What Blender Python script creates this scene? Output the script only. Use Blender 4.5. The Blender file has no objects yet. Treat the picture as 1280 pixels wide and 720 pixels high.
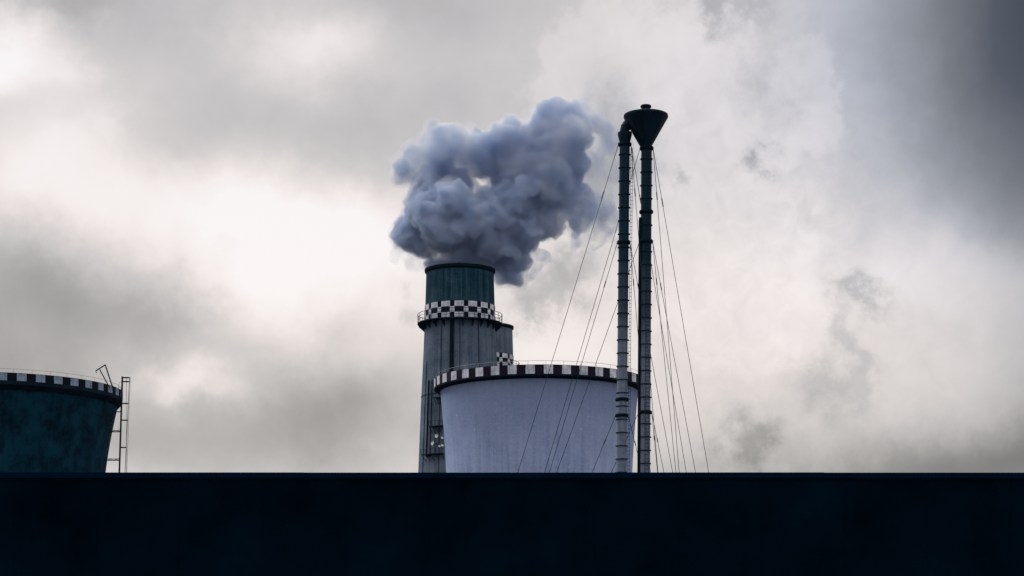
import bpy, bmesh, math, random
import numpy as np
from mathutils import Vector, Matrix

random.seed(7)
rng = np.random.default_rng(11)
S = bpy.context.scene
COL = S.collection
R = math.radians
PI = math.pi

# ------------------------------------------------------------------ camera
F = 2600.0          # focal length in photo pixels (1280 wide)
HOR = 853.0         # photo row of the horizon
EYE = 1.6
cam_d = bpy.data.cameras.new('camera')
cam = bpy.data.objects.new('camera', cam_d)
COL.objects.link(cam)
cam.location = (0, 0, EYE)
cam.rotation_euler = (R(90), 0, 0)
cam_d.sensor_width = 36
cam_d.lens = F / 1280 * 36
cam_d.shift_y = (HOR - 360) / 1280
cam_d.clip_start = 0.5
cam_d.clip_end = 20000
S.camera = cam

# ------------------------------------------------------------------ sky
SUN_AZ, SUN_EL = -58.0, 40.0      # degrees; azimuth measured from the view axis (+Y) towards +X
world = bpy.data.worlds.new('World')
S.world = world
world.use_nodes = True
nt = world.node_tree
nt.nodes.clear()


class E:
    """tiny expression wrapper round math nodes"""
    tree = nt

    def __init__(self, s):
        self.s = s

    @staticmethod
    def op(o, *a, clamp=False):
        n = E.tree.nodes.new('ShaderNodeMath')
        n.operation = o
        n.use_clamp = clamp
        for i, v in enumerate(a):
            if isinstance(v, E):
                E.tree.links.new(v.s, n.inputs[i])
            else:
                n.inputs[i].default_value = float(v)
        return E(n.outputs[0])

    def __add__(s, o): return E.op('ADD', s, o)
    __radd__ = __add__
    def __sub__(s, o): return E.op('SUBTRACT', s, o)
    def __rsub__(s, o): return E.op('SUBTRACT', o, s)
    def __mul__(s, o): return E.op('MULTIPLY', s, o)
    __rmul__ = __mul__
    def __truediv__(s, o): return E.op('DIVIDE', s, o)


def xyz(x, y, z):
    n = E.tree.nodes.new('ShaderNodeCombineXYZ')
    for i, v in enumerate((x, y, z)):
        if isinstance(v, E):
            E.tree.links.new(v.s, n.inputs[i])
        else:
            n.inputs[i].default_value = float(v)
    return n.outputs[0]


def noise(vec, scale, detail=4, rough=0.5, dist=0.0, lac=2.0):
    n = E.tree.nodes.new('ShaderNodeTexNoise')
    E.tree.links.new(vec, n.inputs['Vector'])
    n.inputs['Scale'].default_value = scale
    n.inputs['Detail'].default_value = detail
    n.inputs['Roughness'].default_value = rough
    n.inputs['Lacunarity'].default_value = lac
    n.inputs['Distortion'].default_value = dist
    return E(n.outputs['Fac'])


def remap(v, a, b, c, d, smooth=True):
    n = E.tree.nodes.new('ShaderNodeMapRange')
    n.interpolation_type = 'SMOOTHSTEP' if smooth else 'LINEAR'
    E.tree.links.new(v.s, n.inputs[0])
    for i, q in enumerate((a, b, c, d)):
        n.inputs[1 + i].default_value = q
    return E(n.outputs[0])


def ramp(v, stops, interp='LINEAR'):
    n = E.tree.nodes.new('ShaderNodeValToRGB')
    cr = n.color_ramp
    cr.interpolation = interp
    while len(cr.elements) < len(stops):
        cr.elements.new(0.5)
    for e, (p, c) in zip(cr.elements, stops):
        e.position = p
        e.color = (*c, 1)
    E.tree.links.new(v.s, n.inputs[0])
    return n.outputs[0]


def mixc(fac, a, b, mode='MIX'):
    n = E.tree.nodes.new('ShaderNodeMix')
    n.data_type = 'RGBA'
    n.blend_type = mode
    for s, v in ((n.inputs[0], fac), (n.inputs[6], a), (n.inputs[7], b)):
        if isinstance(v, E):
            E.tree.links.new(v.s, s)
        elif hasattr(v, 'is_output'):
            E.tree.links.new(v, s)
        elif isinstance(v, (tuple, list)):
            s.default_value = (*v, 1)
        else:
            s.default_value = v
    return n.outputs[2]


def lin(*c):
    return tuple((x / 255 / 12.92) if x / 255 <= 0.04045 else ((x / 255 + 0.055) / 1.055) ** 2.4 for x in c)


tc = nt.nodes.new('ShaderNodeTexCoord')
sep = nt.nodes.new('ShaderNodeSeparateXYZ')
nt.links.new(tc.outputs['Generated'], sep.inputs[0])
dx, dy, dz = (E(sep.outputs[i]) for i in range(3))
DEG = 180 / PI
az = E.op('ARCTAN2', dx, dy) * DEG                       # bearing from +Y, degrees
el = E.op('ARCSINE', dz) * DEG                           # elevation, degrees
dirv = tc.outputs['Generated']


def sky_at(px, py):
    """photo pixel -> bearing and elevation of that direction, degrees"""
    u, v = (px - 640) / F, (HOR - py) / F
    return math.degrees(math.atan(u)), math.degrees(math.atan2(v, math.hypot(1, u)))


PD = 1 / F * DEG                                         # degrees per photo pixel

# slow, soft warp for the cloud masses and a finer one for torn edges
wa = noise(dirv, 14, 8, 0.60) - 0.5
wb_v = nt.nodes.new('ShaderNodeVectorMath'); wb_v.operation = 'ADD'
nt.links.new(dirv, wb_v.inputs[0]); wb_v.inputs[1].default_value = (3.1, 7.7, 1.9)
wb = noise(wb_v.outputs[0], 14, 8, 0.60) - 0.5
azw = az + wa * 4.2
elw = el + wb * 3.4
azf = az + wa * 3.5 + (noise(dirv, 60, 6, 0.62) - 0.5) * 2.6
elf = el + wb * 3.0 + (noise(wb_v.outputs[0], 60, 6, 0.62) - 0.5) * 2.6


def blob(px, py, rx, ry, amp, fine=False, rot=0.0, power=2.0):
    a0, e0 = sky_at(px, py)
    A, B = (azf, elf) if fine else (azw, elw)
    p, q = A - a0, B - e0
    c, s = math.cos(R(rot)), math.sin(R(rot))
    if rot:
        p, q = p * c + q * s, q * c - p * s
    p = E.op('POWER', E.op('ABSOLUTE', p / (rx * PD)), power)
    q = E.op('POWER', E.op('ABSOLUTE', q / (ry * PD)), power)
    return E.op('EXPONENT', (p + q) * -1.0) * amp


L = None
for b in [
    # left half: soft bright gaps and grey banks
    (0, 62, 75, 42, .20), (105, 78, 36, 30, .08), (95, -14, 120, 26, -.14), (375, 62, 85, 42, .13), (120, 175, 60, 50, .10), (40, 190, 70, 40, .06),
    (420, 165, 140, 55, -.08), (240, 30, 130, 45, -.07), (230, 140, 80, 70, -.05), (480, 20, 110, 60, -.05),
    (290, 268, 180, 55, .12), (300, 385, 75, 60, .12), (215, 478, 45, 24, .10), (340, 340, 120, 50, .08), (430, 300, 150, 80, .15), (60, 245, 120, 40, .10), (560, 310, 70, 50, .05),
    (70, 376, 150, 72, -.19), (210, 395, 60, 40, -.08), (20, 470, 130, 50, -.15),
    (385, 520, 140, 75, -.20), (170, 560, 110, 50, -.12), (230, 485, 60, 18, .06), (480, 550, 90, 60, -.01),
    (500, 420, 70, 50, .03),
    # upper middle
    (560, 110, 130, 110, -.04), (560, 0, 160, 40, -.05),
    # low bright band and grey foot on the right
    (1190, 345, 190, 62, .10), (1000, 400, 160, 110, .03), (1260, 575, 260, 65, -.28), (980, 600, 260, 35, -.10),
    (710, 440, 120, 90, .10),
]:
    t = blob(*b)
    L = t if L is None else L + t
for b in [
    # the smooth dark bank at top right
    (1385, -30, 215, 250, -.58), (1240, 90, 170, 190, -.10), (1340, 230, 140, 110, -.06), (1320, 460, 90, 200, -.08),
]:
    a0, e0 = sky_at(b[0], b[1])
    p_, q_ = (az + wa * 1.2 - a0) / (b[2] * PD), (el + wb * 1.2 - e0) / (b[3] * PD)
    L = L + E.op('EXPONENT', (p_ * p_ + q_ * q_) * -1.0) * b[4]
for b in [
    # drifting steam on the right: brighter folds with dark torn gaps
    (965, 95, 30, 60, -.08, True), (950, 206, 17, 15, -.17, True), (840, 215, 14, 14, -.10, True),
    (905, -5, 60, 18, -.12, True), (790, 140, 40, 30, -.05, True),
    (1075, 358, 40, 16, -.15, True, -35), (1050, 415, 18, 55, -.09, True), (1010, 475, 42, 26, -.09, True),
    (926, 548, 28, 32, -.16, True), (690, 365, 55, 34, -.22, True), (655, 395, 40, 18, -.10, True), (740, 330, 40, 30, -.12, True), (765, 190, 40, 80, -.15, True),
    (820, 360, 20, 50, -.06, True), (640, 390, 40, 30, .05, True), (518, 378, 15, 20, -.08, True),
]:
    L = L + blob(*b)
mass = None
for b in [(790, 50, 120, 80), (700, 105, 60, 55), (890, 140, 130, 90), (1000, 110, 62, 70), (860, 290, 150, 90), (690, 330, 70, 60), (960, 380, 130, 80)]:
    t = blob(*b, 1.0, True)
    mass = t if mass is None else mass + t
mass = mass + (noise(dirv, 95, 6, 0.6) - 0.5) * 0.7
L = L + remap(mass, 0.40, 0.82, -0.035, 0.006)
# free cloud texture everywhere in the dome
L = L + (noise(dirv, 7, 5, 0.5) - 0.5) * 0.08 + (noise(dirv, 26, 7, 0.58, 0.3) - 0.5) * 0.09
fine_mask = blob(940, 300, 240, 330, 1.0)
L = L + (noise(dirv, 80, 7, 0.6, 0.8) - 0.5) * fine_mask * 0.13
L = L + 0.858
T = blob(1300, 20, 260, 260, 1.3) + blob(800, 160, 190, 110, .15)
T = E.op('MINIMUM', T + remap(el, 7, 17, 0.0, 0.20), 1.0)
sky_col = ramp(L, [
    (0.10, lin(42, 45, 52)), (0.35, lin(91, 92, 95)), (0.50, lin(131, 129, 127)), (0.62, lin(163, 160, 157)),
    (0.74, lin(197, 193, 191)), (0.84, lin(226, 218, 214)), (0.93, lin(247, 238, 234)), (1.0, lin(254, 248, 245))])
sky_col = mixc(T, sky_col, mixc(1.0, sky_col, (0.86, 0.95, 1.13), 'MULTIPLY'))
# an overcast dome is brighter overhead than near the horizon
gain = remap(el, 18, 80, 1.0, 2.1)
sc = nt.nodes.new('ShaderNodeVectorMath'); sc.operation = 'SCALE'
nt.links.new(sky_col, sc.inputs[0]); nt.links.new(gain.s, sc.inputs['Scale'])
nis = nt.nodes.new('ShaderNodeTexSky')
nis.sky_type = 'NISHITA'
nis.sun_disc = False
nis.sun_elevation = R(SUN_EL)
nis.sun_rotation = R(SUN_AZ)
bg_air = nt.nodes.new('ShaderNodeBackground')
nt.links.new(nis.outputs[0], bg_air.inputs[0]); bg_air.inputs[1].default_value = 0.06
bg_cloud = nt.nodes.new('ShaderNodeBackground')
nt.links.new(sc.outputs[0], bg_cloud.inputs[0]); bg_cloud.inputs[1].default_value = 1.0
mx = nt.nodes.new('ShaderNodeMixShader'); mx.inputs[0].default_value = 0.97     # cloud cover
nt.links.new(bg_air.outputs[0], mx.inputs[1]); nt.links.new(bg_cloud.outputs[0], mx.inputs[2])
wo = nt.nodes.new('ShaderNodeOutputWorld')
nt.links.new(mx.outputs[0], wo.inputs[0])
world.cycles.sampling_method = 'MANUAL'
world.cycles.sample_map_resolution = 512

# ------------------------------------------------------------------ sun behind cloud
sd = bpy.data.lights.new('sun', 'SUN')
sd.energy = 1.5
sd.angle = R(18)
sd.color = (1.0, 0.97, 0.93)
sun = bpy.data.objects.new('sun', sd)
COL.objects.link(sun)
a, e = R(SUN_AZ), R(SUN_EL)
to_sun = Vector((math.sin(a) * math.cos(e), math.cos(a) * math.cos(e), math.sin(e)))
sun.rotation_euler = to_sun.to_track_quat('Z', 'Y').to_euler()

S.view_settings.view_transform = 'Standard'
S.view_settings.look = 'None'
S.view_settings.exposure = 0.0
S.view_settings.gamma = 1.0
S.view_settings.use_curve_mapping = False
S.render.engine = 'CYCLES'
S.cycles.max_bounces = 12
S.cycles.volume_bounces = 8
S.cycles.use_denoising = True
S.cycles.filter_width = 1.5


# ================================================================== helpers
def at(px, py, D):
    """photo pixel at distance D -> world x, z"""
    return (px - 640) * D / F, EYE + (HOR - py) * D / F


def tag(o, label=None, cat=None, group=None, kind=None):
    if label: o['label'] = label
    if cat: o['category'] = cat
    if group: o['group'] = group
    if kind: o['kind'] = kind
    return o


def empty(name, loc):
    o = bpy.data.objects.new(name, None)
    o.location = loc
    COL.objects.link(o)
    return o


def link(name, me, m=None, parent=None, loc=None):
    if m is not None and not me.materials:
        me.materials.append(m)
    o = bpy.data.objects.new(name, me)
    COL.objects.link(o)
    if parent: o.parent = parent
    if loc: o.location = loc
    return o


class MB:
    def __init__(s):
        s.v, s.f = [], []

    def add(s, v, f):
        k = len(s.v)
        s.v += [tuple(p) for p in v]
        s.f += [tuple(i + k for i in q) for q in f]
        return s

    def box(s, a, b):
        x0, y0, z0 = a; x1, y1, z1 = b
        return s.add([(x0, y0, z0), (x1, y0, z0), (x1, y1, z0), (x0, y1, z0), (x0, y0, z1), (x1, y0, z1), (x1, y1, z1), (x0, y1, z1)],
                     [(0, 3, 2, 1), (4, 5, 6, 7), (0, 1, 5, 4), (1, 2, 6, 5), (2, 3, 7, 6), (3, 0, 4, 7)])

    def tube(s, pts, r, n=8, cap=True, closed=False):
        pts = [Vector(p) for p in pts]
        rs = r if isinstance(r, (list, tuple)) else [r] * len(pts)
        v, f = [], []
        N = len(pts)
        up = None
        for i, p in enumerate(pts):
            if closed:
                d = pts[(i + 1) % N] - pts[i - 1]
            else:
                d = pts[min(i + 1, N - 1)] - pts[max(i - 1, 0)]
            d.normalize()
            if up is None:
                up = Vector((0, 0, 1)) if abs(d.z) < 0.9 else Vector((1, 0, 0))
            u = d.cross(up).normalized(); w = u.cross(d).normalized()
            up = w
            for k in range(n):
                t = 2 * PI * k / n
                v.append(p + (u * math.cos(t) + w * math.sin(t)) * rs[i])
        for i in range(N if closed else N - 1):
            j = (i + 1) % N
            for k in range(n):
                l = (k + 1) % n
                f.append((i * n + k, i * n + l, j * n + l, j * n + k))
        if cap and not closed:
            f.append(tuple(range(n))[::-1]); f.append(tuple((N - 1) * n + k for k in range(n)))
        return s.add(v, f)

    def bar(s, a, b, r, n=6):
        return s.tube([a, b], r, n)

    def lathe(s, prof, n=96, closed=False, cx=0, cy=0):
        v, f = [], []
        for (r, z) in prof:
            for k in range(n):
                t = 2 * PI * k / n
                v.append((cx + r * math.sin(t), cy - r * math.cos(t), z))
        m = len(prof)
        for i in range(m if closed else m - 1):
            j = (i + 1) % m
            for k in range(n):
                l = (k + 1) % n
                f.append((i * n + k, i * n + l, j * n + l, j * n + k))
        return s.add(v, f)

    def patch(s, r0, r1, t0, t1, z0, z1, n=4):
        """thick curved panel on a cylinder"""
        v, f = [], []
        for k in range(n + 1):
            t = t0 + (t1 - t0) * k / n
            for (r, z) in ((r0, z0), (r1, z0), (r1, z1), (r0, z1)):
                v.append((r * math.sin(t), -r * math.cos(t), z))
        for k in range(n):
            a_, b_ = 4 * k, 4 * k + 4
            for q in range(4):
                w = (q + 1) % 4
                f.append((a_ + q, a_ + w, b_ + w, b_ + q))
        f.append((0, 3, 2, 1)); f.append((4 * n, 4 * n + 1, 4 * n + 2, 4 * n + 3))
        return s.add(v, f)

    def mesh(s, name, sharp=30):
        me = bpy.data.meshes.new(name)
        me.from_pydata(s.v, [], s.f)
        bm = bmesh.new(); bm.from_mesh(me)
        bmesh.ops.recalc_face_normals(bm, faces=bm.faces)
        bm.to_mesh(me); bm.free()
        me.shade_smooth()
        me.set_sharp_from_angle(angle=R(sharp))
        return me

    def build(s, name, m, parent=None, loc=None, sharp=30):
        return link(name, s.mesh(name, sharp), m, parent, loc)


def ring_pts(r, z, n=64):
    return [(r * math.sin(2 * PI * k / n), -r * math.cos(2 * PI * k / n), z) for k in range(n)]


# ------------------------------------------------------------------ materials
def new_mat(name):
    m = bpy.data.materials.new(name)
    m.use_nodes = True
    t = m.node_tree
    t.nodes.clear()
    out = t.nodes.new('ShaderNodeOutputMaterial')
    p = t.nodes.new('ShaderNodeBsdfPrincipled')
    t.links.new(p.outputs[0], out.inputs[0])
    p.inputs['Specular IOR Level'].default_value = 0.08      # matt, dusty surfaces
    E.tree = t
    return m, t, p


def objco(t):
    c = t.nodes.new('ShaderNodeTexCoord')
    s = t.nodes.new('ShaderNodeSeparateXYZ')
    t.links.new(c.outputs['Object'], s.inputs[0])
    return c.outputs['Object'], E(s.outputs[0]), E(s.outputs[1]), E(s.outputs[2])


def plain(name, c, rough=0.6, var=0.25, scale=1.5, metallic=0.0, grime=None):
    m, t, p = new_mat(name)
    v = t.nodes.new('ShaderNodeNewGeometry').outputs['Position']     # so that copies do not repeat one pattern
    n = noise(v, scale, 6, 0.6)
    lo = tuple(q * (1 - var) for q in c); hi = tuple(min(1, q * (1 + var)) for q in c)
    col = ramp(n, [(0.3, lo), (0.7, hi)])
    if grime:
        sp_ = t.nodes.new('ShaderNodeSeparateXYZ'); t.links.new(v, sp_.inputs[0])
        run = noise(xyz(E(sp_.outputs[0]), E(sp_.outputs[1]), E(sp_.outputs[2]) * 0.18), 1.7, 5, 0.65)   # dirt run down the paint
        chip = noise(v, 2.6, 4, 0.6)
        col = mixc(remap(run, .46, .68, 0.0, .62), col, grime)
        col = mixc(remap(chip, .60, .66, 0.0, .55), col, grime)
    t.links.new(col, p.inputs['Base Color'])
    p.inputs['Roughness'].default_value = rough
    p.inputs['Metallic'].default_value = metallic
    return m


def concrete_shell(name, lo, hi, dark, streak=0.5, ribs=0, blot=0.4, blot_scale=0.18, speck=0.0, radius=18.0, lift=1.1, rim_z=0, grain=0.25):
    """weathered concrete on a round shell: run-down streaks, shutter lines, blotches, specks"""
    m, t, p = new_mat(name)
    v, x, y, z = objco(t)
    ang = E.op('ARCTAN2', x, y * -1.0)
    arc = ang * radius
    sv = xyz(arc, z * 0.035, 0.0)
    st = noise(sv, 0.9, 5, 0.6)
    st2 = noise(xyz(arc, z * 0.012, 4.0), 2.6, 3, 0.6)
    bl = noise(v, blot_scale, 6, 0.62)
    fi = noise(v, 2.2, 5, 0.7)
    fac = (st - 0.5) * streak + (st2 - 0.5) * (streak * 0.7) + (bl - 0.5) * blot + (fi - 0.5) * grain + 0.5
    if lift:
        zz = E.op('FRACT', z / lift)                       # horizontal casting lifts
        ln = E.op('LESS_THAN', zz, 0.05)
        fac = fac - ln * 0.06
    if ribs:
        rr = E.op('FRACT', ang * (ribs / (2 * PI)))
        fac = fac - E.op('LESS_THAN', rr, 0.07) * (0.04 if rim_z else 0.06)
    col = ramp(fac, [(0.12, dark), (0.42, lo), (0.75, hi)])
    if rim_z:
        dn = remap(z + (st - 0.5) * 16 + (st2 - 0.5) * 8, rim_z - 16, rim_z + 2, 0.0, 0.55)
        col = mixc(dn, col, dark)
    if speck:
        sp = noise(v, 1.6, 2, 0.5)
        sp = remap(sp, 0.70, 0.78, 0.0, speck)
        col = mixc(sp, col, tuple(min(1, q * 2.0) for q in hi))
    t.links.new(col, p.inputs['Base Color'])
    p.inputs['Roughness'].default_value = 0.9
    b = t.nodes.new('ShaderNodeBump')
    b.inputs['Strength'].default_value = 0.35
    b.inputs['Distance'].default_value = 0.12
    t.links.new(fac.s, b.inputs['Height'])
    t.links.new(b.outputs[0], p.inputs['Normal'])
    return m


M = {}
M['ground'] = plain('ground_asphalt', (0.05, 0.05, 0.052), 0.9, 0.3, 0.4)
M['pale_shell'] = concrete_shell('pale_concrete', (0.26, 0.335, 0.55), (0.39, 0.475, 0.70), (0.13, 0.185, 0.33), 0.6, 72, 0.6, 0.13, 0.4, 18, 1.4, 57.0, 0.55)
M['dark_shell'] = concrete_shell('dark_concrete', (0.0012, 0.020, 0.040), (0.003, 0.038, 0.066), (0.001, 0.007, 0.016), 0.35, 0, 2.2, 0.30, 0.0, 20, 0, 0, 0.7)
M['chimney'] = concrete_shell('chimney_concrete', (0.075, 0.108, 0.155), (0.155, 0.195, 0.255), (0.022, 0.048, 0.072), 0.55, 0, 0.7, 0.20, 0.25, 8, 2.2, 0, 0.5)
M['chimney_top'] = concrete_shell('sooty_concrete', (0.006, 0.038, 0.060), (0.045, 0.085, 0.122), (0.002, 0.012, 0.022), 0.85, 0, 0.6, 0.25, 0.0, 8, 2.2, 0, 0.4)
M['white'] = plain('white_paint', (0.58, 0.61, 0.72), 0.7, 0.30, 0.9, 0.0, (0.16, 0.19, 0.24))
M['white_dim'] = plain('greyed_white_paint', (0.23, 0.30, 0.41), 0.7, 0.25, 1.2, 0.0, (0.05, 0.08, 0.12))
M['red'] = plain('dark_red_paint', (0.013, 0.009, 0.021), 0.7, 0.3, 1.0)
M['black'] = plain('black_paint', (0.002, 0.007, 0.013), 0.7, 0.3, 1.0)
M['soot'] = plain('soot', (0.003, 0.012, 0.020), 0.85, 0.4, 0.8)
M['corbel'] = plain('corbel_dark', (0.004, 0.014, 0.026), 0.9, 0.4, 0.5)
M['steel'] = plain('dark_steel', (0.008, 0.024, 0.036), 0.6, 0.3, 2.0)
M['rail'] = plain('galvanised_rail', (0.30, 0.30, 0.31), 0.5, 0.2, 2.0)
M['dish'] = plain('antenna_white', (0.75, 0.76, 0.78), 0.4, 0.08, 2.0)
M['hood'] = plain('cone_paint', (0.002, 0.014, 0.027), 0.55, 0.4, 0.8)
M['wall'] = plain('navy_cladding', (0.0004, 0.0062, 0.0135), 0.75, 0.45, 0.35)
M['coping'] = plain('navy_coping', (0.001, 0.009, 0.026), 0.6, 0.35, 0.8)
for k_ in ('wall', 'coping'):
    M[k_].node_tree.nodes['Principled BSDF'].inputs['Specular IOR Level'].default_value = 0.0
M['roof'] = plain('bitumen_roof', (0.04, 0.04, 0.045), 0.9, 0.3, 0.6)


def pipe_mat():
    """weathered metal pipe: bare grey below, sooty teal towards its outlet"""
    m, t, p = new_mat('stack_pipe')
    v, x, y, z = objco(t)
    ang = E.op('ARCTAN2', x, y * -1.0)
    st = noise(xyz(ang * 0.6, z * 0.12, 0.0), 4.0, 5, 0.6)
    fi = noise(v, 3.0, 5, 0.65)
    big = noise(xyz(0.0, 0.0, z), 0.25, 3, 0.5)
    soot = remap(z + (big - 0.5) * 14 + (st - 0.5) * 8, 26, 40, 0.0, 1.0)
    f = st * 0.6 + fi * 0.4
    lo = ramp(f, [(0.3, (0.07, 0.110, 0.165)), (0.7, (0.22, 0.27, 0.36))])
    hi = ramp(f, [(0.3, (0.002, 0.013, 0.029)), (0.7, (0.008, 0.036, 0.068))])
    t.links.new(mixc(soot, lo, hi), p.inputs['Base Color'])
    p.inputs['Roughness'].default_value = 0.55
    return m


M['pipe'] = pipe_mat()

# ================================================================== setting
g = MB().add([(-6000, -6000, 0), (6000, -6000, 0), (6000, 6000, 0), (-6000, 6000, 0)], [(0, 1, 2, 3)]).build('ground', M['ground'])
tag(g, kind='structure')

# low dark building whose wall closes the bottom of the picture
BD = 60.0
_, BT = at(640, 590.6, BD)
low = empty('low_building', (0, BD, 0))
tag(low, 'low flat-roofed building with near-black navy wall across the whole bottom of the picture', 'building')
ch = 7.2 * BD / F
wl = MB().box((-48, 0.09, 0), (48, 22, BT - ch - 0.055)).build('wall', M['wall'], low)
pm_ = MB().box((0.003, 0.055, 0.2), (2.397, 0.088, BT - ch - 0.06)).mesh('cladding_panel')
for k in range(40):                                                  # sheet cladding in 2.4 m widths
    c = link('cladding_panel', pm_, M['wall'], wl)
    c.location = (-48 + 2.4 * k, random.uniform(-.004, .0), 0)
    c.rotation_euler = (0, 0, random.uniform(-.0012, .0012))
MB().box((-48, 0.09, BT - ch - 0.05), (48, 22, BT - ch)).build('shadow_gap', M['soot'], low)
cm = None
for k in range(32):                                                  # coping in three-metre lengths
    if cm is None:
        cm = MB().box((0.004, -0.0, BT - ch), (2.996, 0.45, BT)).mesh('coping')
    c = link('coping', cm, M['coping'], low)
    c.location = (-48 + 3 * k, 0, random.uniform(-0.004, 0.004))
MB().box((-47.98, 0.05, BT - ch + .01), (47.98, 0.40, BT - .012)).build('joint_backing', M['soot'], low)  # added dark backing that keeps light from showing through the coping joints
MB().box((-47.9, 0.47, BT - ch), (47.9, 21.9, BT - ch + 0.02)).build('roof', M['roof'], low)


# ================================================================== cooling towers
def hyper(a_, zt, c_up, c_dn, z):
    c_ = c_up if z > zt else c_dn
    return a_ * math.sqrt(1 + ((z - zt) / c_) ** 2)


def cooling_tower(cx_px, rim_px, rim_y, D, n_sq, phase, hp, mats, over, band_h, fascia, label):
    X, ZR = at(cx_px, rim_y, D)                  # rim plane (top of the band at its outer ends)
    m = D / F
    RR = rim_px * m
    root = empty('cooling_tower', (X, D, 0))
    tag(root, label, 'cooling tower', 'cooling towers')
    zb = ZR - band_h - fascia
    prof = []
    n = 44
    for i in range(n + 1):
        z = zb * i / n
        prof.append((hyper(*hp, z), z))
    rs = prof[-1][0]
    # corbel is a separate dark part; shell goes on inside up to the rim
    inner = [(r - 0.6, z) for (r, z) in prof][::-1]
    sh = MB().lathe(prof + [(rs - 0.1, ZR - 0.05), (rs - 0.6, ZR - 0.05)] + inner, 144)
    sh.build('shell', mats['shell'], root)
    cor = MB().lathe([(rs - 0.02, zb - over * 0.7), (RR - 0.05, zb - 0.0), (RR - 0.05, zb + fascia), (rs - 0.02, zb + fascia)], 144, closed=True)
    cor.build('corbel', M['corbel'], root)
    MB().lathe([(rs - 0.3, ZR - band_h + 0.004), (RR - 0.03, ZR - band_h + 0.004), (RR - 0.03, ZR), (rs - 0.3, ZR)], 168, closed=True).build('rim_band', mats['band'], root)
    step = 2 * PI / n_sq
    pm = MB().patch(RR - 0.06, RR, -step * 0.25, step * 0.25, ZR - band_h + 0.05, ZR - 0.06, 5).mesh('white_square')
    for k in range(n_sq):
        o = link('white_square', pm, mats['square'], root)
        o.rotation_euler = (0, 0, phase + k * step)
    # guard rail round the rim
    rl = RR - 0.35
    hr = MB().tube(ring_pts(rl, ZR + 0.72, 120), 0.032, 5, closed=True).build('handrail', M['rail'], root)
    pp = MB()
    for k in range(n_sq):
        t = 2 * PI * (k + 0.3) / n_sq
        pp.bar((rl * math.sin(t), -rl * math.cos(t), ZR - 0.02), (rl * math.sin(t), -rl * math.cos(t), ZR + 0.72), 0.030, 5)
    tag(pp.build('rail_posts', M['rail'], hr), kind='stuff')
    return root, X, ZR, RR, rs, zb, m


DR, DL = 396.0, 392.0
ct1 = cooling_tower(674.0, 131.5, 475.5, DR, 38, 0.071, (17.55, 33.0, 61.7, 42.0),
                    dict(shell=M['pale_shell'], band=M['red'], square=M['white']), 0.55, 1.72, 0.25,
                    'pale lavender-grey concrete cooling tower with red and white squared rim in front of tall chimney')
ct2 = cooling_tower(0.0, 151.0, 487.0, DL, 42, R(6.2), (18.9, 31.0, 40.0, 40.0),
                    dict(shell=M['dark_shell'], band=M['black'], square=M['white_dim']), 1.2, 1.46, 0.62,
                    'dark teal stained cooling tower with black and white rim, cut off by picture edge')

# caged ladder standing off the dark tower's flank
root, X0, ZR, RR, rs, zb, m = ct2
lad = empty('caged_ladder', (0, 0, 0)); lad.parent = root


def Pz(px, py, dy=0.0):
    x, z = at(px, py, DL)
    return Vector((x - X0, dy, z))


up_a0, up_a1 = Pz(147.6, 640), Pz(153.0, 470.6)
up_b0, up_b1 = Pz(154.2, 640), Pz(162.3, 471.5)
MB().bar(up_a0 + Vector((0, -.35, 0)), up_a1 + Vector((0, -.35, 0)), 0.11).build('upright', M['steel'], lad)
MB().bar(up_a0 + Vector((0, .35, 0)), up_a1 + Vector((0, .35, 0)), 0.11).build('upright', M['steel'], lad)
MB().bar(up_b0 + Vector((0, -.25, 0)), up_b1 + Vector((0, -.25, 0)), 0.055).build('cage_bar', M['steel'], lad)
MB().bar(up_b0 + Vector((.28, .3, 0)), up_b1 + Vector((.05, .3, 0)), 0.03).build('cage_bar', M['steel'], lad)
MB().bar(Pz(158.0, 640, .1), Pz(158.0, 471.5, .1), 0.03).build('cage_bar', M['steel'], lad)
for py in (472, 477, 504.3, 525.2, 559.3, 600):
    f = (640 - py) / (640 - 471)
    a_ = up_a0.lerp(up_a1, f); b_ = up_b0.lerp(up_b1, f)
    c_ = (a_ + b_) / 2; h = (b_ - a_).length / 2
    MB().tube([(c_.x + h * math.cos(t), 0.5 * math.sin(t), c_.z) for t in [2 * PI * k / 16 for k in range(16)]], 0.075, 6, closed=True).build('hoop', M['steel'], lad)
rg = MB()
for k in range(80):
    f = (k + .5) / 80
    a_ = up_a0.lerp(up_a1, f)
    rg.bar(a_ + Vector((0, -.35, 0)), a_ + Vector((0, .35, 0)), 0.03, 5)
tag(rg.build('rungs', M['steel'], lad), kind='stuff')
for (py, s) in ((515, 1), (540, 2), (575.5, 2), (610, 2)):
    f = (640 - py) / (640 - 471)
    a_ = up_a0.lerp(up_a1, f)
    zz = a_.z
    rx = hyper(18.9, 31, 40, 40, zz) - 0.1
    for w in (-.35, .35):
        MB().bar((rx, w, zz), (a_.x, w, zz), 0.06).build('bracket', M['steel'], lad)
    if s == 2:
        MB().bar((rx, -.35, zz - .0), (a_.x, .35, zz + .42), 0.05).build('brace', M['steel'], lad)
        MB().bar((rx - .05, -.35, zz + .45), (a_.x, .35, zz + .1), 0.05).build('brace', M['steel'], lad)
for py in (488.5, 507.6):
    f = (640 - py) / (640 - 471)
    a_ = up_a0.lerp(up_a1, f)
    MB().bar((RR - 0.5 - (0.9 if py > 500 else 0), 0, a_.z), (a_.x, 0, a_.z), 0.05).build('bracket', M['steel'], lad)
MB().tube([Pz(148.5, 486), Pz(148.6, 479.5), Pz(150.0, 477.4), Pz(153, 477)], 0.035, 6).build('grab_rail', M['rail'], lad)

# davit frame leaning out over the rim
dv = empty('davit', (0, 0, 0)); dv.parent = root
fy = -RR * 0.45


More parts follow.
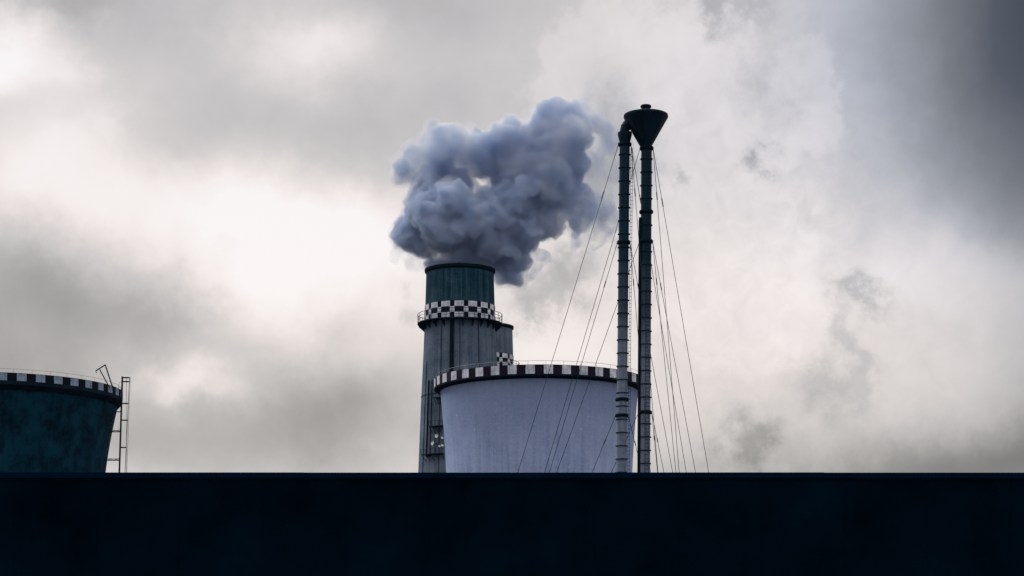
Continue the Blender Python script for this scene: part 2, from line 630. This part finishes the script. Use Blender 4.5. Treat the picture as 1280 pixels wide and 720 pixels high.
def Pd(px, py, dy=fy):
    k = (DL + dy) / DL
    x, z = at(px, py, DL + dy)
    return Vector((x - X0, dy, z))


MB().bar(Pd(137.2, 485), Pd(124.6, 462), 0.11).build('leg', M['steel'], dv)
MB().bar(Pd(141.3, 486), Pd(131.6, 456.2), 0.125).build('leg', M['steel'], dv)
MB().bar(Pd(119.6, 463.6), Pd(132.0, 455.8), 0.12).build('jib', M['steel'], dv)
MB().tube([Pd(120.1, 463.4), Pd(119.7, 465.2), Pd(120.6, 466.2), Pd(121.3, 465.0)], 0.055, 6).build('hook', M['steel'], dv)

# ================================================================== chimneys
DC = 470.0
CX, CTOP = at(575.0, 337.5, DC)
mc = DC / F


def ch_r(z):
    """shaft radius at height z"""
    t = [(853, 64.0), (720, 58.0), (590, 52.2), (497, 48.4), (440, 45.6), (400, 44.0), (340, 42.2), (300, 41)]
    py = HOR - (z - EYE) / mc
    for (a0, r0), (a1, r1) in zip(t, t[1:]):
        if a0 >= py >= a1:
            return (r0 + (r1 - r0) * (a0 - py) / (a0 - a1)) * mc
    return t[0][1] * mc


def zc(py):
    return EYE + (HOR - py) * mc


def make_chimney():
    root = empty('chimney', (CX, DC, 0))
    zs = zc(395.5)                                             # dividing line at the gallery
    prof = [(ch_r(zs * i / 30), zs * i / 30) for i in range(31)]
    MB().lathe(prof, 112).build('shaft', M['chimney'], root)
    prof = [(ch_r(zs + (CTOP - .5 - zs) * i / 8) - 0.02, zs + (CTOP - .5 - zs) * i / 8) for i in range(9)]
    rt = prof[-1][0]
    inner = [(rt - 0.7, CTOP - 0.4), (rt - 0.7, CTOP - 14)]
    MB().lathe(prof + [(rt, CTOP - 0.3)] + inner, 112).build('sooty_top', M['chimney_top'], root)
    MB().lathe([(rt - .75, CTOP - .75), (rt + .06, CTOP - .95), (rt + .36, CTOP - .55), (rt + .38, CTOP), (rt - .75, CTOP)], 112, closed=True).build('lip', M['soot'], root)
    lr = MB().tube([(0, -rt, CTOP - .05), (0, -rt, CTOP + .28)], 0.22, 8).build('lightning_rod', M['steel'], root)
    # chequered band: three rows, wide and narrow columns in turn
    z_top, rh = zc(377.5 + 6.0), 1.26
    step = 2 * PI / 16
    bandp = MB()
    bandp.lathe([(ch_r(z_top - 3.8) + .02, z_top - 3 * rh - .15), (ch_r(z_top) + .03, z_top + .08), (ch_r(z_top) - .1, z_top + .08), (ch_r(z_top - 3.8) - .1, z_top - 3 * rh - .15)], 128, closed=True)
    bandp.build('black_band', M['black'], root)
    pm = {}
    for row in range(3):
        wide = row != 1
        z1 = z_top - rh * row; z0 = z1 - rh + 0.05
        rr = ch_r(z0) + .07
        w = step * (0.335 if wide else 0.165)
        pm = MB().patch(rr - .09, rr, -w, w, z0, z1, 4).mesh('white_square')
        for k in range(16):
            o = link('white_square', pm, M['white'], root)
            o.rotation_euler = (0, 0, (k + (0 if wide else .5)) * step)
    # gallery
    zg = z_top - 3 * rh - .10
    r0, r1 = ch_r(zg) - .05, ch_r(zg) + 1.62
    gal = MB().lathe([(r0, zg - .22), (r1, zg - .22), (r1, zg), (r0, zg)], 112, closed=True).build('gallery', M['steel'], root)
    br = MB().add([(0, -r0, zg - .22), (0, -r1 + .1, zg - .22), (0, -r1 + .1, zg - .5), (0, -r0 + .02, zg - 1.9),
                   (.16, -r0, zg - .22), (.16, -r1 + .1, zg - .22), (.16, -r1 + .1, zg - .5), (.16, -r0 + .02, zg - 1.9)],
                  [(0, 1, 2, 3), (7, 6, 5, 4), (0, 4, 5, 1), (1, 5, 6, 2), (2, 6, 7, 3), (3, 7, 4, 0)]).mesh('bracket')
    post = MB().bar((0, -r1 + .06, zg), (0, -r1 + .06, zg + 2.0), 0.055, 6).mesh('post')
    for k in range(24):
        t = 2 * PI * (k + .37) / 24
        link('bracket', br, M['steel'], gal).rotation_euler = (0, 0, t)
        link('post', post, M['steel'], gal).rotation_euler = (0, 0, t)
    for h, rr in ((2.0, .06), (1.3, .045), (.65, .045)):
        MB().tube(ring_pts(r1 - .06, zg + h, 96), rr, 6, closed=True).build('rail', M['steel'], gal)
    # ladder with its cable duct down the front
    ld = empty('ladder', (0, 0, 0)); ld.parent = root
    zs_ = [zg - .3 - i * 3.0 for i in range(18)]

    def on(t, z, off):
        r_ = ch_r(z) + off
        return (r_ * math.sin(t), -r_ * math.cos(t), z)
    for t, r_, off, nm in ((-.235, .13, .30, 'rail'), (-.14, .13, .30, 'rail'), (-.19, .30, .22, 'duct'), (.02, .05, .1, 'cable')):
        MB().tube([on(t, z, off) for z in zs_], r_, 6).build(nm, M['soot' if nm != 'rail' else 'steel'], ld)
    rg = MB()
    z = zg - .5
    while z > zs_[-1]:
        rg.bar(on(-.235, z, .36), on(-.14, z, .36), .035, 4); z -= .4
    tag(rg.build('rungs', M['steel'], ld), kind='stuff')
    for t, r_, z_hi in ((-1.05, .07, zc(455)), (.55, .06, zg), (-.50, .06, zg)):
        MB().tube([on(t, z_hi - i * (z_hi - 35) / 12, .08) for i in range(13)], r_, 6).build('conductor', M['soot'], root)
    for py in (497.0,):
        z = zc(py)
        MB().tube(ring_pts(ch_r(z) + .03, z, 96), .07, 6, closed=True).build('hoop', M['soot'], root)
    return root, on


def copy_tree(o, parent=None):
    c = o.copy(); COL.objects.link(c); c.parent = parent
    for k in list(o.children): copy_tree(k, c)
    return c


chim, on = make_chimney()
D2 = 582.0
x2, z2 = at(606.5, 408.5, D2)
chim2 = copy_tree(chim)
chim2.location = (x2, D2, z2 - CTOP)
for o in chim2.children:
    if o.name.startswith('sooty_top'):                           # the far twin is cleaner at its mouth
        o.name = 'upper_shaft'
        o.material_slots[0].link = 'OBJECT'; o.material_slots[0].material = M['chimney']
tag(chim, 'tall smoking concrete chimney with checkered band, railed gallery and sooty top', 'chimney', 'twin chimneys')
tag(chim2, 'farther chimney mostly hidden behind the tall smoking chimney, its rim level with the gallery', 'chimney', 'twin chimneys')

# pipes, small landings and antennas low on the near chimney's left flank
for t, r_ in ((-.86, .20), (-.74, .12)):
    MB().tube([on(t, z, .35) for z in (zc(480), zc(505), zc(535), zc(575))], r_, 8).build('riser_pipe', M['soot'], chim)
for py, t0, t1 in ((503, -.60, -.30), (538, -.70, -.36), (572, -.92, -.36)):
    z = zc(py)
    r_ = ch_r(z)
    pl = MB().patch(r_ - .05, r_ + 1.5, t0, t1, z - .18, z, 6).build('landing', M['steel'], chim)
    for k in range(5):
        t = t0 + (t1 - t0) * k / 4
        MB().bar(((r_ + 1.45) * math.sin(t), -(r_ + 1.45) * math.cos(t), z), ((r_ + 1.45) * math.sin(t), -(r_ + 1.45) * math.cos(t), z + 1.1), .05).build('post', M['steel'], pl)
        MB().bar(((r_ + 1.3) * math.sin(t), -(r_ + 1.3) * math.cos(t), z - .1), (r_ * math.sin(t), -r_ * math.cos(t), z - 1.5), .07).build('bracket', M['steel'], pl)
    MB().tube([((r_ + 1.45) * math.sin(t0 + (t1 - t0) * k / 8), -(r_ + 1.45) * math.cos(t0 + (t1 - t0) * k / 8), z + 1.1) for k in range(9)], .05, 6).build('rail', M['steel'], pl)


def dish(px, py, r_, yaw):
    z = zc(py); x = (px - 575.0) * mc
    rr = ch_r(z) + 1.3
    y = -math.sqrt(max(.1, rr * rr - x * x))
    d = empty('antenna_dish', (x, y, z)); d.parent = chim
    d.rotation_euler = (R(90), 0, yaw)
    pr = [(0.001, .22 * r_), (r_ * .5, .28 * r_), (r_ * .85, .42 * r_), (r_, .6 * r_), (r_ * 1.0, -.1 * r_), (r_ * .5, -.35 * r_), (.001, -.4 * r_)]
    MB().lathe(pr, 20).build('reflector', M['dish'], d)
    MB().bar((0, 0, -.3 * r_), (0, 0, -1.3), .09).build('mount', M['steel'], d)


dish(547.6, 551.0, 0.37, -.2)
dish(542.8, 559.8, 0.40, -.9)
dish(551.2, 563.6, 0.24, .1)
dish(554.6, 562.8, 0.27, .3)
dish(554.4, 553.5, 0.24, .2)
for px in (545.5, 550.5):
    z = zc(566); x = (px - 575) * mc; y = -math.sqrt((ch_r(z) + 1.25) ** 2 - x * x)
    MB().bar((x, y + .15, zc(572)), (x, y + .15, zc(547)), .1).build('antenna_mast', M['steel'], chim)

# ================================================================== guyed pipe stacks
DP = 180.0
mp = DP / F
PL_TOP, PL_BOT = (781.0, 170.0), (776.6, 590.0)
PR_TOP, PR_BOT = (808.2, 185.0), (806.0, 590.0)


def zp(py):
    return EYE + (HOR - py) * mp


def stack(top, bot, label, rad, ring0, thick, ladder, guys_l, guys_r):
    sl = (top[0] - bot[0]) / (bot[1] - top[1])                 # lean, px per px

    def xat(py): return bot[0] + (bot[1] - py) * sl
    xb = (xat(HOR + EYE / mp) - 640) * mp
    root = empty('pipe_stack', (xb, DP, 0))
    tag(root, label, 'pipe stack', 'guyed pipe stacks')

    def P(py, dxp=0.0, dy=0.0):
        return Vector(((xat(py) + dxp - 640) * mp - xb, dy, zp(py)))
    ztop = top[1]
    MB().tube([P(HOR + EYE / mp - .2 / mp), P(700), P(500), P(340), P(ztop)], rad, 28).build('pipe', M['pipe'], root)
    fm = MB().lathe([(rad - .03, -.035), (rad + .085, -.035), (rad + .085, .035), (rad - .03, .035)], 28, closed=True).mesh('flange')
    tm = MB().lathe([(rad - .03, -.14), (rad + .10, -.14), (rad + .15, -.06), (rad + .15, .06), (rad + .10, .14), (rad - .03, .14)], 28, closed=True).mesh('guy_collar')
    py = ring0
    while py < 720:
        if min(abs(py - q) for q in thick) > 5:
            o = link('flange', fm, M['steel'], root); o.location = P(py)
        py += 16.55
    for q in thick:
        o = link('guy_collar', tm, M['soot'], root); o.location = P(q)
    # ladder
    ld = empty('ladder', (0, 0, 0)); ld.parent = root
    side, front = ladder
    lx, ly = side * mp, front
    y0, y1 = thick[0] + 4, 640
    for w in (-.17, .17):
        if abs(ly) > .2:
            MB().bar(P(y1, side) + Vector((w, ly, 0)), P(y0, side) + Vector((w, ly, 0)), .022).build('rail', M['steel'], ld)
        else:
            MB().bar(P(y1, side) + Vector((w * .45, ly, 0)), P(y0, side) + Vector((w * .45, ly, 0)), .020).build('rail', M['steel'], ld)
    rg = MB()
    q = y0 + 2
    while q < y1:
        c = P(q, side) + Vector((0, ly, 0))
        ww = .19 if abs(ly) > .2 else .11
        rg.bar(c - Vector((ww, 0, 0)), c + Vector((ww, 0, 0)), .020, 5)
        q += 4.6
    tag(rg.build('rungs', M['steel'], ld), kind='stuff')
    # guy wires: attachment row, row-590 column, depth run to the anchor
    for gl, sgn in ((guys_l, -1), (guys_r, 1)):
        for (qy, bx, dy) in gl:
            A = P(qy) + Vector((sgn * (rad + .10), 0, 0))
            ax = xat(qy) + sgn * (rad + .10) / mp
            gy = HOR + EYE * F / (DP + dy)                     # row of the anchor on the ground
            gx = ax + (bx - ax) * (gy - qy) / (590 - qy)
            G = Vector(((gx - 640) * (DP + dy) / F - xb, dy, 0.0))
            n = 10
            pts = []
            for i in range(n + 1):
                u = i / n
                p = A.lerp(G, u); p.z -= 4 * u * (1 - u) * .10
                pts.append(p)
            MB().tube(pts, 0.024, 5).build('guy_wire', M['steel'], root)
            MB().bar(A.lerp(G, .085), A.lerp(G, .10), .05, 6).build('turnbuckle', M['steel'], root)
    return root, P, xat


tL = (180.5, 303.0, 519.5)
sL, PLf, xl = stack(PL_TOP, PL_BOT, 'guyed metal pipe stack with curved elbow at its top, ladder on its side', .445, 193.5, tL + (499.5,), (9.0, 0.0),
                    [(tL[0], 647, -3), (tL[1], 686.5, -2.5), (tL[2], 740, -2)],
                    [(tL[0], 858, 13), (tL[1], 841, 11), (tL[2], 803, 9), (tL[0], 822.5, -14), (tL[1], 813, -12)])
tR = (185.5, 302.0, 515.5)
sR, PRf, xr = stack(PR_TOP, PR_BOT, 'guyed metal pipe stack carrying a dark inverted cone with a cap', .465, 199.0, tR + (265.0,), (2.0, -.52),
                    [(tR[0], 680.5, 3), (tR[1], 695.5, 2.5), (tR[2], 764, 2)],
                    [(tR[0], 886, 12), (tR[1], 869.5, 11), (tR[2], 830, 9), (tR[0], 849, -14), (tR[1], 845, -12), (tR[2], 822, -9)])

# reducer and elbow on the first pipe
zr = zp(178)
c0 = PLf(170)
MB().lathe([(.43, zp(180)), (.47, zp(177)), (.62, zp(168.5)), (.60, zp(165.5)), (.40, zp(165))], 28, cx=c0.x).build('reducer', M['hood'], sL)
el_pts = []
zc0 = zp(166)
for i in range(13):
    t = R(90) * i / 12
    rad_e = .95
    el_pts.append((c0.x - .02 + rad_e * (1 - math.cos(t)), 0, zc0 + .10 + rad_e * math.sin(t)))
el_pts = [(c0.x - .02, 0, zc0 - .1)] + el_pts + [(c0.x + 1.15, 0, zc0 + 1.05)]
MB().tube(el_pts, .41, 22).build('elbow', M['hood'], sL)
for i in (4, 9):
    p0, p1 = Vector(el_pts[i]), Vector(el_pts[i + 1])
    d = (p1 - p0) * .18
    MB().tube([p0 - d, p0 + d], .45, 22).build('elbow_flange', M['soot'], sL)

# cone, rim and cap on the second pipe
c1 = PRf(185)
cxx = c1.x - .06
zrim = zp(143.0)
RC = 27.6 * mp
MB().lathe([(.47, zp(188)), (.50, zp(183)), (RC * .985, zrim - .34), (RC, zrim - .24), (RC, zrim - .06), (RC - .10, zrim), (.02, zrim + .10)], 48, cx=cxx).build('cone', M['hood'], sR)
MB().lathe([(RC - .06, zrim - .27), (RC + .02, zrim - .27), (RC + .02, zrim - .20), (RC - .06, zrim - .20)], 48, closed=True, cx=cxx).build('rim_flange', M['soot'], sR)
rib = MB().bar((.52, 0, zp(182)), (RC - .03, 0, zrim - .33), .028, 5).mesh('rib')
for k in range(12):
    o = link('rib', rib, M['hood'], sR); o.location = (cxx, 0, 0); o.rotation_euler = (0, 0, 2 * PI * (k + .5) / 12)
MB().lathe([(.40, zrim + .05), (.40, zrim + .58), (.47, zrim + .60), (.47, zrim + .74), (.40, zrim + .80), (.01, zrim + .82)], 28, cx=cxx).build('cap', M['soot'], sR)
# conduit riding on the lower part of the second pipe
MB().tube([PRf(272.5, -6.6) + Vector((0, -.1, 0)), PRf(275, -7.2) + Vector((0, -.1, 0)), PRf(640, -7.2) + Vector((0, -.1, 0))], .165, 10).build('conduit', M['soot'], sR)

# ================================================================== smoke
sm = DC / F


def smoke_spheres(base, kids, grand, fr, lowest):
    out = []
    for (zx, zy, zr_, dep) in base:
        px, py, r_ = 460 + zx / 2.666, 100 + zy / 2.666, zr_ / 2.666 * sm
        out.append((np.array([(px - 640) * sm, DC + dep, EYE + (HOR - py) * sm]), r_ * .90))
    res = [(c, r_, 0) for c, r_ in out]
    for c, r_ in out:
        for k in range(kids):
            d = rng.normal(size=3); d /= np.linalg.norm(d)
            r2 = r_ * rng.uniform(.22, .56)
            c2 = c + d * (r_ * 1.06 - r2 * .55)
            res.append((c2, r2, 1))
            for q in range(grand):
                e_ = rng.normal(size=3) + d * 1.1; e_ /= np.linalg.norm(e_)
                r3 = r2 * rng.uniform(.2, .55)
                if r3 < lowest: continue
                res.append((c2 + e_ * (r2 * 1.04 - r3 * .5), r3, 2))
    return res


def ico(sub):
    bm = bmesh.new(); bmesh.ops.create_icosphere(bm, subdivisions=sub, radius=1)
    v = np.array([p.co[:] for p in bm.verts]); f = np.array([[q.index for q in p.verts] for p in bm.faces]); bm.free()
    return v, f


ICO = {0: ico(3), 1: ico(3), 2: ico(2)}


WAVES = [(rng.normal(size=3) * k_, rng.uniform(0, 6.28, 3), a_) for k_, a_ in [(.22, .48)] * 4 + [(.55, .30)] * 5 + [(1.3, .15)] * 6 + [(2.6, .07)] * 6]


def billow_warp(V):
    """turbulence: bends the puffs so that no two stay round"""
    out = V.copy()
    for k_, ph, a_ in WAVES:
        t = out @ k_
        d = np.stack([np.sin(t + ph[0]), np.sin(t + ph[1]), np.sin(t + ph[2])], 1)
        out = out + d * a_
    return out


def smoke_mesh(name, spheres, voxel):
    V, Fc, k = [], [], 0
    for c, r_, lv in spheres:
        v, f = ICO[lv]
        V.append(v * r_ + c); Fc.append(f + k); k += len(v)
    V = billow_warp(np.concatenate(V)); Fc = np.concatenate(Fc)
    me = bpy.data.meshes.new(name)
    me.from_pydata(V.tolist(), [], Fc.tolist())
    o = bpy.data.objects.new(name, me)
    COL.objects.link(o)
    md = o.modifiers.new('union', 'REMESH'); md.mode = 'VOXEL'; md.voxel_size = voxel
    sm_ = o.modifiers.new('soften', 'SMOOTH'); sm_.iterations = 1; sm_.factor = .5
    dg = bpy.context.evaluated_depsgraph_get()
    me2 = bpy.data.meshes.new_from_object(o.evaluated_get(dg))
    me2.name = name
    o.modifiers.clear(); o.data = me2
    bpy.data.meshes.remove(me)
    return o


def smoke_mat(name, color, dens, g_=0.2, wisp=None, floor=0.0):
    m = bpy.data.materials.new(name); m.use_nodes = True
    t = m.node_tree; t.nodes.clear()
    E.tree = t
    out = t.nodes.new('ShaderNodeOutputMaterial')
    p = t.nodes.new('ShaderNodeVolumePrincipled')
    p.inputs['Color'].default_value = (*color, 1)
    p.inputs['Density'].default_value = dens
    p.inputs['Anisotropy'].default_value = g_
    t.links.new(p.outputs[0], out.inputs['Volume'])
    if wisp:
        v, x, y, z = objco(t)
        n = noise(v, wisp, 5, 0.6)
        t.links.new((remap(n, .38, .66, floor, 1.0) * dens).s, p.inputs['Density'])
    else:
        m.cycles.homogeneous_volume = True
    return m


body = [  # x, y, radius in the enlarged view of the plume; depth offset in metres
    (102, 300, 48, 2), (150, 268, 62, 0), (225, 190, 62, 2), (290, 205, 72, 0), (250, 270, 85, 1), (345, 245, 88, 0), (420, 225, 78, 3),
    (480, 190, 74, 1), (540, 190, 70, 2), (610, 130, 72, 1), (655, 110, 68, 3), (670, 180, 72, 0), (610, 230, 95, 2), (520, 280, 95, 1),
    (665, 280, 78, 3), (590, 340, 100, 0), (680, 380, 66, 4), (705, 440, 62, 4), (570, 430, 88, 1), (500, 400, 90, 0), (490, 490, 80, 0),
    (190, 390, 62, -1), (150, 440, 52, 0), (110, 490, 33, 1), (150, 510, 48, 1), (215, 450, 62, -4), (280, 420, 60, -6), (330, 460, 78, -4),
    (260, 500, 70, -5), (400, 440, 80, -2), (400, 520, 80, -1), (320, 540, 66, -1), (440, 560, 66, 1), (480, 590, 50, 3), (470, 630, 42, 4),
    (490, 662, 24, 4), (300, 590, 55, 1), (380, 590, 58, 1), (200, 540, 38, 0), (300, 345, 55, 2), (455, 330, 60, 3), (230, 345, 60, 1),
    (250, 590, 38, 1),
]
body = [(x, y, r_, d_ + 1.5) for x, y, r_, d_ in body]
# the gap of bright sky in the middle of the plume stays open
gx, gz = (460 + 402 / 2.666 - 640) * sm, EYE + (HOR - (100 + 346 / 2.666)) * sm


def keep_gap(sp):
    return [s for s in sp if ((s[0][0] - gx) / (2.0 + s[1])) ** 2 + ((s[0][2] - gz) / (.15 + s[1])) ** 2 > 1 or s[2] == 0]


crisp = [b for b in body if b[1] > 330 and b[0] < 520]
sp_a = keep_gap(smoke_spheres(crisp, 24, 13, .45, .34))
soft = [(x, y, r_ * (.93 if y < 330 or x > 590 else .96), d_ + 1.0) for x, y, r_, d_ in body]
sp_b = keep_gap(smoke_spheres(soft, 26, 12, .45, .36))
plume = smoke_mesh('smoke_plume', sp_b, .30)
plume.data.materials.append(smoke_mat('smoke', (.49, .61, .80), .68, .10, .11, .10))
tag(plume, 'dense blue-grey billowing smoke plume rising from the tall chimney mouth', 'smoke', kind='stuff')
sp_a = [(c, r_ * .96, lv) for c, r_, lv in sp_a]
v0 = smoke_mesh('dense_billows', sp_a, .27)
v0.data.materials.append(smoke_mat('dense_smoke', (.61, .71, .87), .62, .05))
v0.parent = plume

veil = [(745, 120, 48, 8), (775, 160, 45, 9), (740, 210, 55, 8), (760, 280, 48, 9), (745, 350, 52, 9), (760, 430, 48, 9), (735, 480, 44, 9),
        (560, 110, 50, 9), (450, 160, 45, 9), (790, 480, 34, 10), (690, 70, 50, 9), (120, 555, 30, 6), (170, 590, 28, 6), (330, 150, 34, 8)]
vs = smoke_spheres(veil, 14, 6, .45, .5) + [(c, r_ + (1.2 if lv == 0 else .7), lv) for c, r_, lv in sp_b if lv < 2 and r_ > 1.0]
v1 = smoke_mesh('thin_smoke', vs, .5)
v1.data.materials.append(smoke_mat('thin_smoke', (.93, .95, .97), .20, .35, .20, .25))
v1.parent = plume
drift = [(745, 110, 44, 9), (790, 120, 48, 10), (800, 190, 52, 10), (760, 240, 50, 9), (795, 290, 50, 10), (775, 370, 55, 10), (800, 440, 52, 10),
         (775, 500, 42, 10), (830, 510, 30, 10), (845, 150, 36, 11), (700, 500, 40, 9), (570, 570, 34, 8), (540, 620, 26, 8), (720, 60, 40, 9)]
v3 = smoke_mesh('drifting_smoke', smoke_spheres(drift, 18, 8, .45, .5), .42)
v3.data.materials.append(smoke_mat('drifting_smoke', (.60, .68, .82), .42, .2, .15))
v3.parent = plume
pf = [(226, 582, 19, -5.5), (240, 598, 17, -6.0), (262, 606, 12, -6), (205, 590, 10, -5)]
v2 = smoke_mesh('fresh_steam', smoke_spheres(pf, 12, 5, .45, .3), .25)
v2.data.materials.append(smoke_mat('fresh_steam', (.84, .88, .94), .22, .2))
v2.parent = plume
